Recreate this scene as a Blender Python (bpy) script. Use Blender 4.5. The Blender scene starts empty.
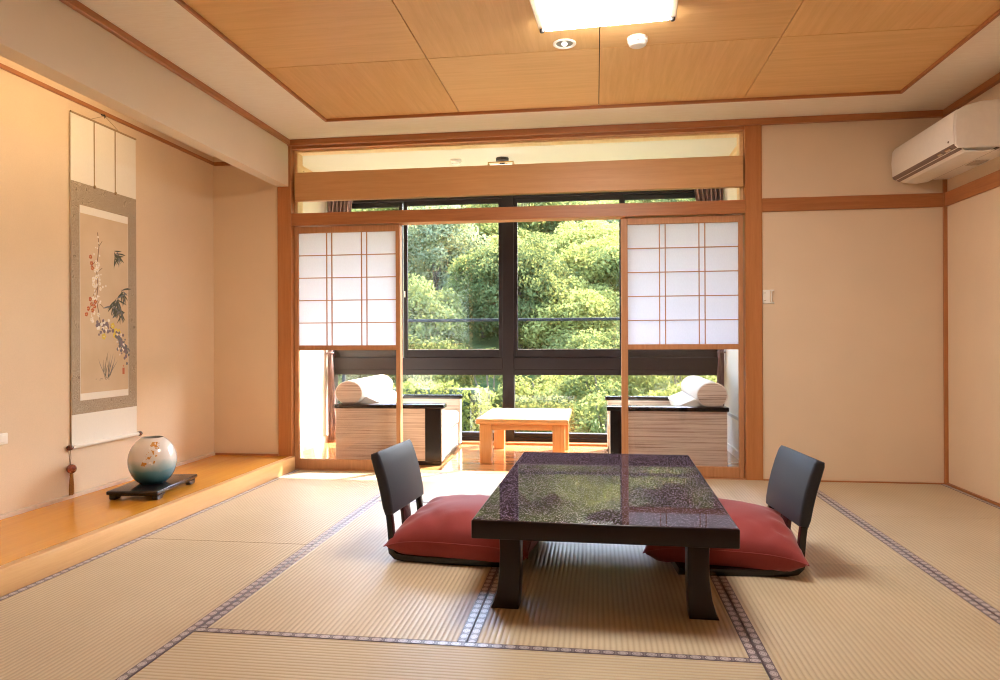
import bpy, bmesh, math, random
import numpy as np
from mathutils import Vector, Matrix
R = math.radians
COL = bpy.context.scene.collection
SC = bpy.context.scene

# ------------------------------------------------------------------ helpers
def srgb(r, g, b):
    f = lambda c: (c/255)/12.92 if c/255 <= .04045 else (((c/255)+.055)/1.055)**2.4
    return (f(r), f(g), f(b), 1)

class BM:
    """collects shapes, links them as ONE mesh object"""
    def __init__(s): s.b = bmesh.new()
    def box(s, x0, x1, y0, y1, z0, z1, bev=0, seg=1, mi=0):
        b = s.b
        v = [b.verts.new(p) for p in ((x0,y0,z0),(x1,y0,z0),(x1,y1,z0),(x0,y1,z0),(x0,y0,z1),(x1,y0,z1),(x1,y1,z1),(x0,y1,z1))]
        f = [b.faces.new([v[i] for i in q]) for q in ((0,3,2,1),(4,5,6,7),(0,1,5,4),(1,2,6,5),(2,3,7,6),(3,0,4,7))]
        for q in f: q.material_index = mi
        if bev:
            e = {e for q in f for e in q.edges}
            r = bmesh.ops.bevel(b, geom=list(e), offset=bev, segments=seg, affect='EDGES', profile=.5)
            for q in r['faces']: q.material_index = mi; q.smooth = seg > 1
        return s
    def prism(s, pts, axis, a0, a1, mi=0, bev=0, seg=2):
        """closed 2-D outline pushed along an axis; pts are (u,v): axis x->(y,z), y->(x,z), z->(x,y)"""
        b = s.b
        def P(u, v, a): return {'x': (a,u,v), 'y': (u,a,v), 'z': (u,v,a)}[axis]
        A = [b.verts.new(P(u,v,a0)) for u,v in pts]; B = [b.verts.new(P(u,v,a1)) for u,v in pts]
        n = len(pts); fs = [b.faces.new(A), b.faces.new(B[::-1])]
        for i in range(n): fs.append(b.faces.new((A[i], B[i], B[(i+1)%n], A[(i+1)%n])))
        for f in fs: f.material_index = mi
        bmesh.ops.recalc_face_normals(b, faces=fs)
        if bev:
            e = set(fs[0].edges) | set(fs[1].edges)
            r = bmesh.ops.bevel(b, geom=list(e), offset=bev, segments=seg, affect='EDGES', profile=.5)
            for q in r['faces']: q.material_index = mi; q.smooth = True
        return s
    def lathe(s, prof, c=(0,0,0), n=32, axis='z', mi=0, smooth=True):
        b = s.b; rings = []
        def P(r, h, a):
            x, y = r*math.cos(a), r*math.sin(a)
            q = {'z': (x,y,h), 'y': (x,h,y), 'x': (h,x,y)}[axis]
            return (q[0]+c[0], q[1]+c[1], q[2]+c[2])
        for r, h in prof:
            if r < 1e-6: rings.append([b.verts.new(P(0,h,0))])
            else: rings.append([b.verts.new(P(r,h,2*math.pi*i/n)) for i in range(n)])
        fs = []
        for A, B in zip(rings, rings[1:]):
            for i in range(n):
                j = (i+1) % n
                if len(A) == 1 and len(B) == 1: continue
                if len(A) == 1: fs.append(b.faces.new((A[0],B[i],B[j])))
                elif len(B) == 1: fs.append(b.faces.new((A[i],B[0],A[j])))
                else: fs.append(b.faces.new((A[i],B[i],B[j],A[j])))
        if len(rings[0]) > 1: fs.append(b.faces.new(rings[0]))
        if len(rings[-1]) > 1: fs.append(b.faces.new(rings[-1]))
        for f in fs: f.smooth = smooth; f.material_index = mi
        bmesh.ops.recalc_face_normals(b, faces=fs)
        return s
    def tube(s, pts, r, n=8, mi=0):
        b = s.b; pts = [Vector(p) for p in pts]; rings = []
        rr = r if isinstance(r, (list, tuple)) else [r]*len(pts)
        for i, p in enumerate(pts):
            t = (pts[min(i+1,len(pts)-1)]-pts[max(i-1,0)]).normalized()
            u = t.cross(Vector((0,0,1)) if abs(t.z) < .9 else Vector((1,0,0))).normalized(); w = t.cross(u)
            rings.append([b.verts.new(p+rr[i]*(math.cos(a)*u+math.sin(a)*w)) for a in [2*math.pi*k/n for k in range(n)]])
        fs = [b.faces.new(rings[0]), b.faces.new(rings[-1])]
        for A, B in zip(rings, rings[1:]):
            for i in range(n): fs.append(b.faces.new((A[i],B[i],B[(i+1)%n],A[(i+1)%n])))
        for f in fs: f.smooth = True; f.material_index = mi
        bmesh.ops.recalc_face_normals(b, faces=fs)
        return s
    def strip(s, path, y0, y1, th, mi=0, bev=0, seg=2):
        """a bent board: centre line (x,z), thickness th, from y0 to y1"""
        P = [Vector((p[0],0,p[1])) for p in path]; L = []; Rr = []
        tt = th if isinstance(th, (list, tuple)) else [th]*len(P)
        for i, p in enumerate(P):
            t = (P[min(i+1,len(P)-1)]-P[max(i-1,0)]).normalized(); n = Vector((-t.z,0,t.x))
            L.append((p+n*tt[i]/2)); Rr.append((p-n*tt[i]/2))
        out = [(q.x,q.z) for q in L]+[(q.x,q.z) for q in Rr[::-1]]
        return s.prism(out, 'y', y0, y1, mi, bev, seg)
    def quad(s, a, b_, c, d, mi=0):
        f = s.b.faces.new([s.b.verts.new(p) for p in (a,b_,c,d)]); f.material_index = mi; return s
    def poly(s, pts, mi=0):
        f = s.b.faces.new([s.b.verts.new(p) for p in pts]); f.material_index = mi; return s
    def obj(s, name, mats, parent=None, label=None, cat=None, group=None, kind=None, loc=None, rz=0):
        me = bpy.data.meshes.new(name); s.b.to_mesh(me); s.b.free()
        me.polygons.foreach_set('use_smooth', [True]*len(me.polygons)); me.set_sharp_from_angle(angle=R(34))
        for m in (mats if isinstance(mats, (list,tuple)) else [mats]): me.materials.append(m)
        o = bpy.data.objects.new(name, me); COL.objects.link(o)
        if parent: o.parent = parent
        if loc: o.location = loc
        o.rotation_euler.z = rz
        return tag(o, label, cat, group, kind)

def tag(o, label=None, cat=None, group=None, kind=None):
    if label: o['label'] = label
    if cat: o['category'] = cat
    if group: o['group'] = group
    if kind: o['kind'] = kind
    return o
def thing(name, label, cat, loc=(0,0,0), rz=0, group=None, kind=None):
    o = bpy.data.objects.new(name, None); COL.objects.link(o); o.empty_display_size = .1
    o.location = loc; o.rotation_euler.z = rz
    return tag(o, label, cat, group, kind)
def copy_tree(o, parent=None):
    c = o.copy(); COL.objects.link(c)
    if parent: c.parent = parent
    for ch in list(o.children): copy_tree(ch, c)
    return c

# ------------------------------------------------------------------ materials
class N:
    def __init__(s, name):
        s.m = bpy.data.materials.new(name); s.m.use_nodes = True; s.t = s.m.node_tree; s.n = s.t.nodes
        s.n.clear(); s.out = s.n.new('ShaderNodeOutputMaterial'); s._tc = None
    def add(s, typ, **kw):
        x = s.n.new(typ)
        for k, v in kw.items(): setattr(x, k, v)
        return x
    def link(s, a, b): s.t.links.new(a, b)
    def val(s, sock, v):
        if isinstance(v, bpy.types.NodeSocket): s.link(v, sock)
        else: sock.default_value = v
    @property
    def tc(s):
        if not s._tc: s._tc = s.add('ShaderNodeTexCoord')
        return s._tc
    def math(s, op, a, b=0.0, c=None):
        x = s.add('ShaderNodeMath', operation=op); s.val(x.inputs[0], a); s.val(x.inputs[1], b)
        if c is not None: s.val(x.inputs[2], c)
        return x.outputs[0]
    def mapped(s, scale, src=None, rot=(0,0,0), loc=(0,0,0)):
        m = s.add('ShaderNodeMapping'); m.inputs['Scale'].default_value = scale; m.inputs['Rotation'].default_value = rot
        m.inputs['Location'].default_value = loc
        s.link(src or s.tc.outputs['Object'], m.inputs['Vector']); return m.outputs[0]
    def noise(s, vec, scale, detail=3, rough=.55, dist=0):
        x = s.add('ShaderNodeTexNoise'); s.link(vec, x.inputs['Vector']); x.inputs['Scale'].default_value = scale
        x.inputs['Detail'].default_value = detail; x.inputs['Roughness'].default_value = rough; x.inputs['Distortion'].default_value = dist
        return x.outputs['Fac']
    def ramp(s, fac, stops):
        x = s.add('ShaderNodeValToRGB'); s.link(fac, x.inputs[0]); e = x.color_ramp.elements
        while len(e) < len(stops): e.new(.5)
        for el, (p, c) in zip(e, stops): el.position = p; el.color = c
        return x.outputs[0]
    def mix(s, fac, a, b, blend='MIX'):
        x = s.add('ShaderNodeMix', data_type='RGBA', blend_type=blend); s.val(x.inputs[0], fac); s.val(x.inputs[6], a); s.val(x.inputs[7], b)
        return x.outputs[2]
    def sep(s, vec=None):
        x = s.add('ShaderNodeSeparateXYZ'); s.link(vec or s.tc.outputs['Object'], x.inputs[0]); return x.outputs
    def bump(s, h, strength=.2, dist=.002):
        x = s.add('ShaderNodeBump'); x.inputs['Strength'].default_value = strength; x.inputs['Distance'].default_value = dist
        s.link(h, x.inputs['Height']); return x.outputs[0]
    def pbr(s, col, rough=.6, metal=0, spec=.5, coat=0, coat_r=.05, normal=None, **kw):
        p = s.add('ShaderNodeBsdfPrincipled'); s.val(p.inputs['Base Color'], col); s.val(p.inputs['Roughness'], rough)
        p.inputs['Metallic'].default_value = metal; p.inputs['Specular IOR Level'].default_value = spec
        p.inputs['Coat Weight'].default_value = coat; p.inputs['Coat Roughness'].default_value = coat_r
        for k, v in kw.items(): s.val(p.inputs[k], v)
        if normal: s.link(normal, p.inputs['Normal'])
        s.link(p.outputs[0], s.out.inputs[0]); s.p = p; return s.m

def plain(name, c, rough=.5, var=.06, scale=30, **kw):
    n = N(name); f = n.noise(n.tc.outputs['Object'], scale)
    lo = tuple(x*(1-var) for x in c[:3])+(1,); hi = tuple(min(1,x*(1+var)) for x in c[:3])+(1,)
    return n.pbr(n.ramp(f, [(.3,lo),(.7,hi)]), rough, **kw)

def wood(name, c1, c2, axis='x', s=1., rough=.4, coat=0., tone=.0, spec=.5, bmp=.08):
    n = N(name); st = {'x': (1.2,22,22), 'y': (22,1.2,22), 'z': (22,22,1.2)}[axis]
    v = n.mapped(tuple(k*s for k in st))
    f = n.noise(v, 1.6, 4, .6, .6); g = n.noise(n.mapped(tuple(k*s*6 for k in st)), 2.0, 2)
    oi = n.add('ShaderNodeObjectInfo')
    h = n.math('ADD', n.math('MULTIPLY', f, .75), n.math('MULTIPLY', g, .25))
    h = n.math('ADD', h, n.math('MULTIPLY', n.math('SUBTRACT', oi.outputs['Random'], .5), tone))
    return n.pbr(n.ramp(h, [(.3,c1),(.7,c2)]), rough, spec=spec, coat=coat, normal=n.bump(h, bmp, .001) if bmp else None)

def plaster(name, c, var=.05, bump=.25):
    n = N(name); f = n.noise(n.tc.outputs['Object'], 260, 3, .7); g = n.noise(n.tc.outputs['Object'], 2.2, 3)
    k = n.math('ADD', n.math('MULTIPLY', f, .6), n.math('MULTIPLY', g, .4))
    lo = tuple(x*(1-var) for x in c[:3])+(1,); hi = tuple(min(1,x*(1+var)) for x in c[:3])+(1,)
    return n.pbr(n.ramp(k, [(.35,lo),(.65,hi)]), .92, spec=.2, normal=n.bump(f, bump, .0015))

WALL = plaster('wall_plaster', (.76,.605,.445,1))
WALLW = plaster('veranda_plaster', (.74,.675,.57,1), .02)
BEAMP = plaster('beam_plaster', (.75,.65,.53,1))
CEILB = N('ceiling_cloth'); _f = CEILB.noise(CEILB.mapped((4,70,1)), 3, 3)
CEILB = CEILB.pbr(CEILB.ramp(_f, [(.3,(.82,.74,.63,1)),(.7,(.88,.82,.72,1))]), .85, spec=.2)
VCEIL = plaster('veranda_ceiling_plaster', (.70,.65,.56,1), .03, .5)
PANX = wood('ceiling_panel_wood_x', (.64,.37,.135,1), (.76,.47,.20,1), 'x', 1.1, .45, tone=.25)
PANY = wood('ceiling_panel_wood_y', (.64,.36,.125,1), (.75,.455,.185,1), 'y', 1.1, .45, tone=.25)
CEDX = wood('cedar_wood_x', (.33,.115,.036,1), (.46,.185,.065,1), 'x', 1, .42)
CEDY = wood('cedar_wood_y', (.33,.115,.036,1), (.46,.185,.065,1), 'y', 1, .42)
CEDZ = wood('cedar_wood_z', (.40,.15,.046,1), (.50,.205,.072,1), 'z', 1, .42)
LITX = wood('light_beam_wood', (.56,.29,.11,1), (.66,.37,.165,1), 'x', .8, .45)
LEDGET = wood('ledge_lacquered_wood', (.62,.25,.022,1), (.74,.345,.038,1), 'y', .8, .24, coat=.4, bmp=0)
LEDGEF = wood('ledge_edge_wood', (.60,.33,.13,1), (.70,.43,.19,1), 'y', .8, .35)
LITW = wood('pale_trim_wood', (.74,.50,.24,1), (.82,.60,.33,1), 'y', 1, .45)
SHOJIW = wood('shoji_frame_wood', (.42,.185,.075,1), (.55,.27,.125,1), 'z', 1.4, .5)
KUM = wood('shoji_lattice_wood', (.45,.20,.10,1), (.55,.27,.14,1), 'z', 2, .55)
TABW = wood('veranda_table_wood', (.56,.26,.085,1), (.68,.36,.14,1), 'x', 1.5, .3, coat=.3)
SASH = plain('bronze_sash_metal', (.013,.008,.009,1), .42, .04, spec=.3)
SASHD = plain('dark_sash_metal', (.012,.009,.009,1), .4)
BLACKL = plain('black_lacquer', (.008,.005,.006,1), .25, .03, spec=.35, coat=.25)
DARKW = plain('dark_lacquered_wood', (.013,.0045,.0065,1), .32, .03, spec=.3, coat=.15)
LEATH = N('charcoal_leatherette'); _f = LEATH.noise(LEATH.tc.outputs['Object'], 420, 2)
LEATH = LEATH.pbr(LEATH.ramp(_f, [(.3,(.026,.028,.040,1)),(.7,(.036,.039,.055,1))]), .5, spec=.28, normal=LEATH.bump(_f, .25, .001))
WHITEP = plain('white_plastic', (.88,.85,.80,1), .38, .02)
GREYP = plain('grey_brown_plastic', (.20,.135,.11,1), .4)
DARKP = plain('dark_plastic', (.03,.022,.02,1), .5)
METAL = plain('bright_metal', (.75,.74,.72,1), .2, .02, metal=1.)
BRASS = plain('brass_metal', (.55,.34,.12,1), .3, .05, metal=1.)
CREAMF = plain('cream_upholstery', (.80,.77,.71,1), .85, .03, 200)
BARK = plain('tree_bark', (.13,.10,.075,1), .9, .4, 12)
RAILM = plain('grey_railing_metal', (.035,.042,.048,1), .7, spec=.2)

def stripes(name, axis):
    n = N(name); x, y, z = n.sep()
    w = n.noise(n.mapped((.5,.5,42)), 2.5, 4, .75); w2 = n.noise(n.mapped((.8,.8,170)), 2, 2)
    k = n.math('ADD', n.math('MULTIPLY', w, .65), n.math('MULTIPLY', w2, .35))
    return n.pbr(n.ramp(k, [(.36,(.22,.14,.10,1)),(.44,(.54,.43,.35,1)),(.52,(.73,.64,.56,1)),(.68,(.80,.73,.65,1))]), .42)
ZEBRA = stripes('striped_wood_laminate', 'x')

def emis(name, c, s):
    n = N(name); e = n.add('ShaderNodeEmission'); e.inputs[0].default_value = c; e.inputs[1].default_value = s
    n.link(e.outputs[0], n.out.inputs[0]); return n.m

def glass(name, tint=(.97,.98,.97,1), ior=1.5, boost=1.):
    n = N(name); t = n.add('ShaderNodeBsdfTransparent'); t.inputs[0].default_value = tint
    g = n.add('ShaderNodeBsdfGlossy'); g.inputs['Roughness'].default_value = .0
    lw = n.add('ShaderNodeLayerWeight'); lw.inputs[0].default_value = .5
    fr = n.math('MULTIPLY_ADD', n.math('POWER', lw.outputs['Facing'], 5.0), .96, .035*boost)
    m = n.add('ShaderNodeMixShader'); n.link(fr, m.inputs[0]); n.link(t.outputs[0], m.inputs[1]); n.link(g.outputs[0], m.inputs[2])
    n.link(m.outputs[0], n.out.inputs[0]); return n.m
GLASS = glass('window_glass', boost=1.3)
SGLASS = glass('shoji_glass', (.97,.96,.96,1), boost=1.3)

def paper(name, c, tr):
    n = N(name); f = n.noise(n.mapped((90,90,25)), 3, 3)
    col = n.ramp(f, [(.3,tuple(x*.96 for x in c[:3])+(1,)),(.7,c)])
    d = n.add('ShaderNodeBsdfDiffuse'); t = n.add('ShaderNodeBsdfTranslucent'); m = n.add('ShaderNodeMixShader')
    n.link(col, d.inputs[0]); n.link(col, t.inputs[0]); m.inputs[0].default_value = tr
    n.link(d.outputs[0], m.inputs[1]); n.link(t.outputs[0], m.inputs[2]); n.link(m.outputs[0], n.out.inputs[0]); return n.m
PAPER = paper('shoji_paper', (.88,.90,.97,1), .62)

def tatami_mat(name):
    n = N(name); x, y, z = n.sep()
    rib = n.math('SINE', n.math('MULTIPLY', y, 2*math.pi/.0185))
    rib01 = n.math('MULTIPLY_ADD', rib, .5, .5)
    rib01 = n.math('POWER', rib01, .6)
    fine = n.noise(n.mapped((260,30,1)), 1.5, 2); big = n.noise(n.tc.outputs['Object'], 2.6, 4)
    oi = n.add('ShaderNodeObjectInfo')
    k = n.math('ADD', n.math('MULTIPLY', big, .55), n.math('ADD', n.math('MULTIPLY', fine, .3), n.math('MULTIPLY', n.math('SUBTRACT', oi.outputs['Random'], .5), .18)))
    base = n.ramp(k, [(.25,(.52,.425,.285,1)),(.6,(.61,.51,.36,1))])
    col = n.mix(n.math('MULTIPLY', n.math('SUBTRACT', 1.0, rib01), .50), base, (.32,.22,.12,1))
    h = n.math('ADD', n.math('MULTIPLY', rib01, 1.), n.math('MULTIPLY', fine, .3))
    return n.pbr(col, .40, spec=.6, normal=n.bump(h, .7, .002))
TATAMI = tatami_mat('woven_rush')

def heri(name):
    n = N(name); x, y, z = n.sep()
    u = n.math('SUBTRACT', n.math('FRACT', n.math('DIVIDE', x, .044)), .5)
    uu = n.math('MULTIPLY', u, .044)
    r = n.math('SQRT', n.math('ADD', n.math('POWER', n.math('DIVIDE', uu, .0165), 2), n.math('POWER', n.math('DIVIDE', y, .0115), 2)))
    disc = n.math('LESS_THAN', r, 1.0)
    ring = n.math('MULTIPLY', n.math('GREATER_THAN', r, .62), n.math('LESS_THAN', r, .78))
    core = n.math('LESS_THAN', r, .22)
    u2 = n.math('ABSOLUTE', u)
    dash = n.math('MULTIPLY', n.math('GREATER_THAN', u2, .44), n.math('LESS_THAN', n.math('ABSOLUTE', y), .011))
    weave = n.noise(n.mapped((900,900,1)), 1, 1)
    base = n.ramp(weave, [(.3,(.055,.030,.048,1)),(.7,(.095,.062,.085,1))])
    c = n.mix(disc, base, (.52,.47,.49,1))
    c = n.mix(n.math('MULTIPLY', ring, .7), c, (.14,.09,.11,1)); c = n.mix(n.math('MULTIPLY', core, .6), c, (.14,.09,.11,1))
    c = n.mix(n.math('MULTIPLY', dash, .35), c, (.40,.34,.34,1))
    n.pbr(c, .36, spec=.6, **{'Sheen Weight': .15}); n.link(n.math('MULTIPLY', disc, .22), n.p.inputs['Metallic']); return n.m
HERI = heri('brocade_border')

def planks(name):
    n = N(name); x, y, z = n.sep()
    row = n.math('FLOOR', n.math('DIVIDE', y, .1)); fr = n.math('FRACT', n.math('DIVIDE', y, .1))
    wn = n.add('ShaderNodeTexWhiteNoise', noise_dimensions='1D'); n.link(row, wn.inputs['W'])
    g = n.noise(n.mapped((1.5,30,1)), 2.0, 4)
    k = n.math('ADD', n.math('MULTIPLY', g, .7), n.math('MULTIPLY', wn.outputs['Value'], .3))
    c = n.ramp(k, [(.25,(.50,.22,.075,1)),(.75,(.66,.345,.145,1))])
    gap = n.math('LESS_THAN', fr, .025)
    return n.pbr(n.mix(n.math('MULTIPLY', gap, .6), c, (.18,.07,.02,1)), .16, coat=.5)
PLANK = planks('veranda_floorboards')

def leafm(name, c1, c2, tr=.45):
    n = N(name); oi = n.add('ShaderNodeObjectInfo')
    f = n.noise(n.tc.outputs['Object'], 1.3, 2); g = n.noise(n.tc.outputs['Object'], 9, 1)
    k = n.math('ADD', n.math('ADD', n.math('MULTIPLY', f, .6), n.math('MULTIPLY', g, .3)), n.math('MULTIPLY', n.math('SUBTRACT', oi.outputs['Random'], .5), .35))
    c = n.ramp(k, [(.3,c1),(.62,c2)])
    d = n.add('ShaderNodeBsdfDiffuse'); t = n.add('ShaderNodeBsdfTranslucent'); m = n.add('ShaderNodeMixShader')
    n.link(c, d.inputs[0]); n.link(n.mix(.25, c, (.62,.58,.14,1)), t.inputs[0]); m.inputs[0].default_value = tr
    n.link(d.outputs[0], m.inputs[1]); n.link(t.outputs[0], m.inputs[2]); n.link(m.outputs[0], n.out.inputs[0]); return n.m
LEAFS = [leafm('leaf_deep_green', (.046,.068,.026,1), (.150,.180,.075,1)), leafm('leaf_mid_green', (.085,.112,.036,1), (.235,.265,.10,1)),
         leafm('leaf_yellow_green', (.15,.165,.04,1), (.34,.345,.115,1)), leafm('leaf_pale_grey_green', (.12,.145,.08,1), (.30,.33,.205,1))]

# ------------------------------------------------------------------ the setting
ST = 'structure'
BM().box(-3.1,2.5,-5.75,.0,-.14,-.05).box(-2.62,1.22,0,1.75,-.14,-.05).obj('floor', wood('subfloor_wood',(.35,.22,.1,1),(.45,.3,.15,1),'x'), None, 'boarded floor under the straw mats', 'floor', kind=ST)
BM().box(-2.62,1.17,.075,1.56,-.05,-.004).obj('floor_veranda', PLANK, None, 'glossy orange-brown board floor of the window veranda', 'floor', kind=ST)
BM().box(-3.06,-2.925,-5.75,.0,-.05,2.6).obj('wall_left', WALL, None, 'beige textured wall of the alcove behind the scroll', 'wall', kind=ST)
BM().box(-2.925,-2.397,-.0,.12,-.05,2.6).obj('wall_back_left', WALL, None, 'narrow beige wall at the far end of the alcove', 'wall', kind=ST)
BM().box(1.142,2.46,0,.12,-.05,2.6).obj('wall_back', WALL, None, 'beige back wall to the right of the sliding screens', 'wall', kind=ST)
BM().box(2.328,2.45,-5.75,0,-.05,2.6).obj('wall_right', WALL, None, 'beige right wall that carries the air conditioner', 'wall', kind=ST)
BM().box(-3.06,2.45,-5.85,-5.75,-.05,2.6).obj('wall_front', WALL, None, 'beige wall behind the viewer', 'wall', kind=ST)
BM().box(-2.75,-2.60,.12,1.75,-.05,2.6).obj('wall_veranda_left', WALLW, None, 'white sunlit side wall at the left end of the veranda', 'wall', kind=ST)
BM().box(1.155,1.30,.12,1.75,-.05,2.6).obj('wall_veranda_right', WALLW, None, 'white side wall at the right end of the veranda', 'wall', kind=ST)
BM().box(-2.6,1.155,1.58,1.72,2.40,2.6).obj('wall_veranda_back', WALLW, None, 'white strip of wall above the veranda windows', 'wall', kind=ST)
BM().box(-2.60,1.155,.12,1.75,2.53,2.62).obj('ceiling_veranda', VCEIL, None, 'pale plaster ceiling of the veranda', 'ceiling', kind=ST)
# main ceiling: pale border band round a recessed field of wooden panels
ce = BM(); PX0, PX1, PY1, PY0 = -1.85, 1.885, -.415, -4.985
ce.box(-2.41,PX0,-5.75,0,2.5,2.6).box(PX1,2.335,-5.75,0,2.5,2.6).box(PX0,PX1,PY1,0,2.5,2.6).box(PX0,PX1,-5.75,PY0,2.5,2.6).box(-2.41,2.335,-5.75,0.1,2.6,2.64)
ce = ce.obj('ceiling', CEILB, None, 'pale cloth ceiling band framing the square wooden panels', 'ceiling', kind=ST)
xs = [PX0, -.905, .025, .94, PX1]; ys = [PY1-.914*i for i in range(6)]
for i in range(4):
    for j in range(5):
        g = .0022
        BM().box(xs[i]+g,xs[i+1]-g,ys[j+1]+g,ys[j]-g,2.512,2.53,.001).obj('ceiling_panel', PANY if (i+j) % 2 == 0 else PANX, ce)
DG = plain('panel_groove', (.05,.02,.006,1), .9)
BM().box(PX0,PX1,PY0,PY1,2.524,2.54).obj('panel_backing', DG, ce)
e = BM(); w = .012
for a in ((PX0-.004,PX0+w,PY0,PY1),(PX1-w,PX1+.004,PY0,PY1),(PX0,PX1,PY1-w,PY1+.004),(PX0,PX1,PY0-.004,PY0+w)): e.box(a[0],a[1],a[2],a[3],2.494,2.515,.002)
e.obj('panel_edging', CEDX, ce)
# alcove ceiling, header beam
BM().box(-2.925,-2.40,-5.75,0,2.40,2.5).obj('ceiling_alcove', BEAMP, None, 'low ceiling of the alcove behind the header beam', 'ceiling', kind=ST)
BM().box(-2.40,-2.308,-5.75,-.005,2.150,2.6,.003).obj('wall_header', BEAMP, None, 'deep plastered header beam over the alcove', 'wall', kind=ST)
tn = [0]
def trim(bm, mat, label, cat='trim'):
    tn[0] += 1; return bm.obj('trim_%d' % tn[0], mat, None, label, cat, kind=ST)
trim(BM().box(-2.31,-2.282,-5.75,-.03,2.462,2.5,.003), CEDY, 'brown moulding along the top of the header beam')
trim(BM().box(-2.31,2.328,-.035,.0,2.457,2.5,.003), CEDX, 'brown ceiling moulding along the back wall')
trim(BM().box(2.295,2.328,-5.75,-.035,2.457,2.5,.003), CEDY, 'brown ceiling moulding along the right wall')
trim(BM().box(-2.925,-2.908,-5.75,0,2.336,2.358,.002).box(-2.908,-2.40,-.020,0,2.330,2.358,.002), CEDY, 'brown picture rail high on the alcove wall')
trim(BM().box(-2.397,-2.288,-.014,.14,-.05,2.46,.003), CEDZ, 'square brown corner post beside the alcove', 'post')
trim(BM().box(1.030,1.142,-.014,.14,-.05,2.46,.003), CEDZ, 'square brown post between the screens and the back wall', 'post')
trim(BM().box(-2.29,1.032,.0,.10,2.436,2.459,.002), CEDX, 'brown lintel under the ceiling over the openings', 'lintel')
trim(BM().box(-2.288,1.030,.05,.145,2.422,2.459,.002).box(-2.288,-2.262,.05,.145,1.94,2.422).box(1.005,1.030,.05,.145,1.94,2.422), LITW, 'pale wooden lining round the open transom')
trim(BM().box(-2.265,1.022,-.002,.05,2.040,2.256,.004), LITX, 'wide pale wooden cross board above the screens', 'beam')
trim(BM().box(-2.289,1.031,-.010,.11,1.853,1.946,.003), CEDX, 'grooved head rail directly over the sliding screens', 'rail')
trim(BM().box(-2.289,1.031,-.004,.10,-.05,.002,.002), SHOJIW, 'wooden threshold under the sliding screens', 'threshold')
trim(BM().box(1.142,2.328,-.016,0,1.857,1.950,.003), CEDX, 'brown rail across the back wall', 'rail')
trim(BM().box(2.312,2.328,-5.75,-.016,1.857,1.950,.003), CEDY, 'brown rail along the right wall', 'rail')
trim(BM().box(2.306,2.330,-.02,.0,-.02,2.46,.002), CEDZ, 'thin brown corner strip of the right and back walls')
tn[0] = 0
BM().box(1.142,2.315,-.018,0,-.05,.008).obj('baseboard_back', CEDX, None, 'thin brown strip at the foot of the back wall', 'baseboard', kind=ST)
BM().box(2.312,2.329,-5.75,-.018,-.05,.012).obj('baseboard_right', CEDY, None, 'thin dark strip at the foot of the right wall', 'baseboard', kind=ST)
BM().box(-2.926,-2.905,-5.75,-.02,.1,.124,.002).obj('baseboard_left', plain('pale_trim_paint',(.66,.53,.42,1),.5), None, 'pale thin skirting along the alcove wall', 'baseboard', kind=ST)
BM().box(-2.91,-2.397,-.018,0,.1,.118,.002).obj('baseboard_alcove_end', CEDX, None, 'brown skirting at the far end of the alcove', 'baseboard', kind=ST)
# veranda ceiling mouldings and skirtings
LW2 = LITW
BM().box(-2.6,-2.568,.14,1.58,2.49,2.53).box(1.123,1.155,.14,1.58,2.49,2.53).box(-2.568,1.123,1.548,1.58,2.49,2.53).obj('trim_veranda', LW2, None, 'pale wooden moulding round the veranda ceiling', 'trim', kind=ST)
BM().box(-2.6,-2.588,.14,1.5,-.004,.06).box(1.143,1.155,.14,1.5,-.004,.06).obj('baseboard_veranda', WALLW, None, 'low white skirting on both veranda end walls', 'baseboard', kind=ST)
BM().box(1.147,1.155,.14,1.5,.31,.335).obj('trim_veranda_right', plain('grey_trim_paint',(.40,.37,.34,1),.5), None, 'thin grey strip on the right veranda wall', 'trim', kind=ST)
BM().box(-2.6,1.155,1.45,1.56,-.004,.016,.003).obj('trim_window_sill', CEDX, None, 'low wooden sill strip at the foot of the windows', 'sill', kind=ST)
# alcove ledge
lg = thing('raised_alcove_ledge', 'glossy orange wooden ledge of the alcove along the left wall', 'ledge', (-2.26,-2.9,-.05))
lg['kind'] = ST
BM().box(-.665,-.04,-2.85,2.885,.10,.1535,.001).obj('ledge_top', LEDGET, lg)
BM().box(-.045,0,-2.85,2.885,0.05,.156,.004,2).obj('ledge_front', LEDGEF, lg, 'paler front board of the ledge')

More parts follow.
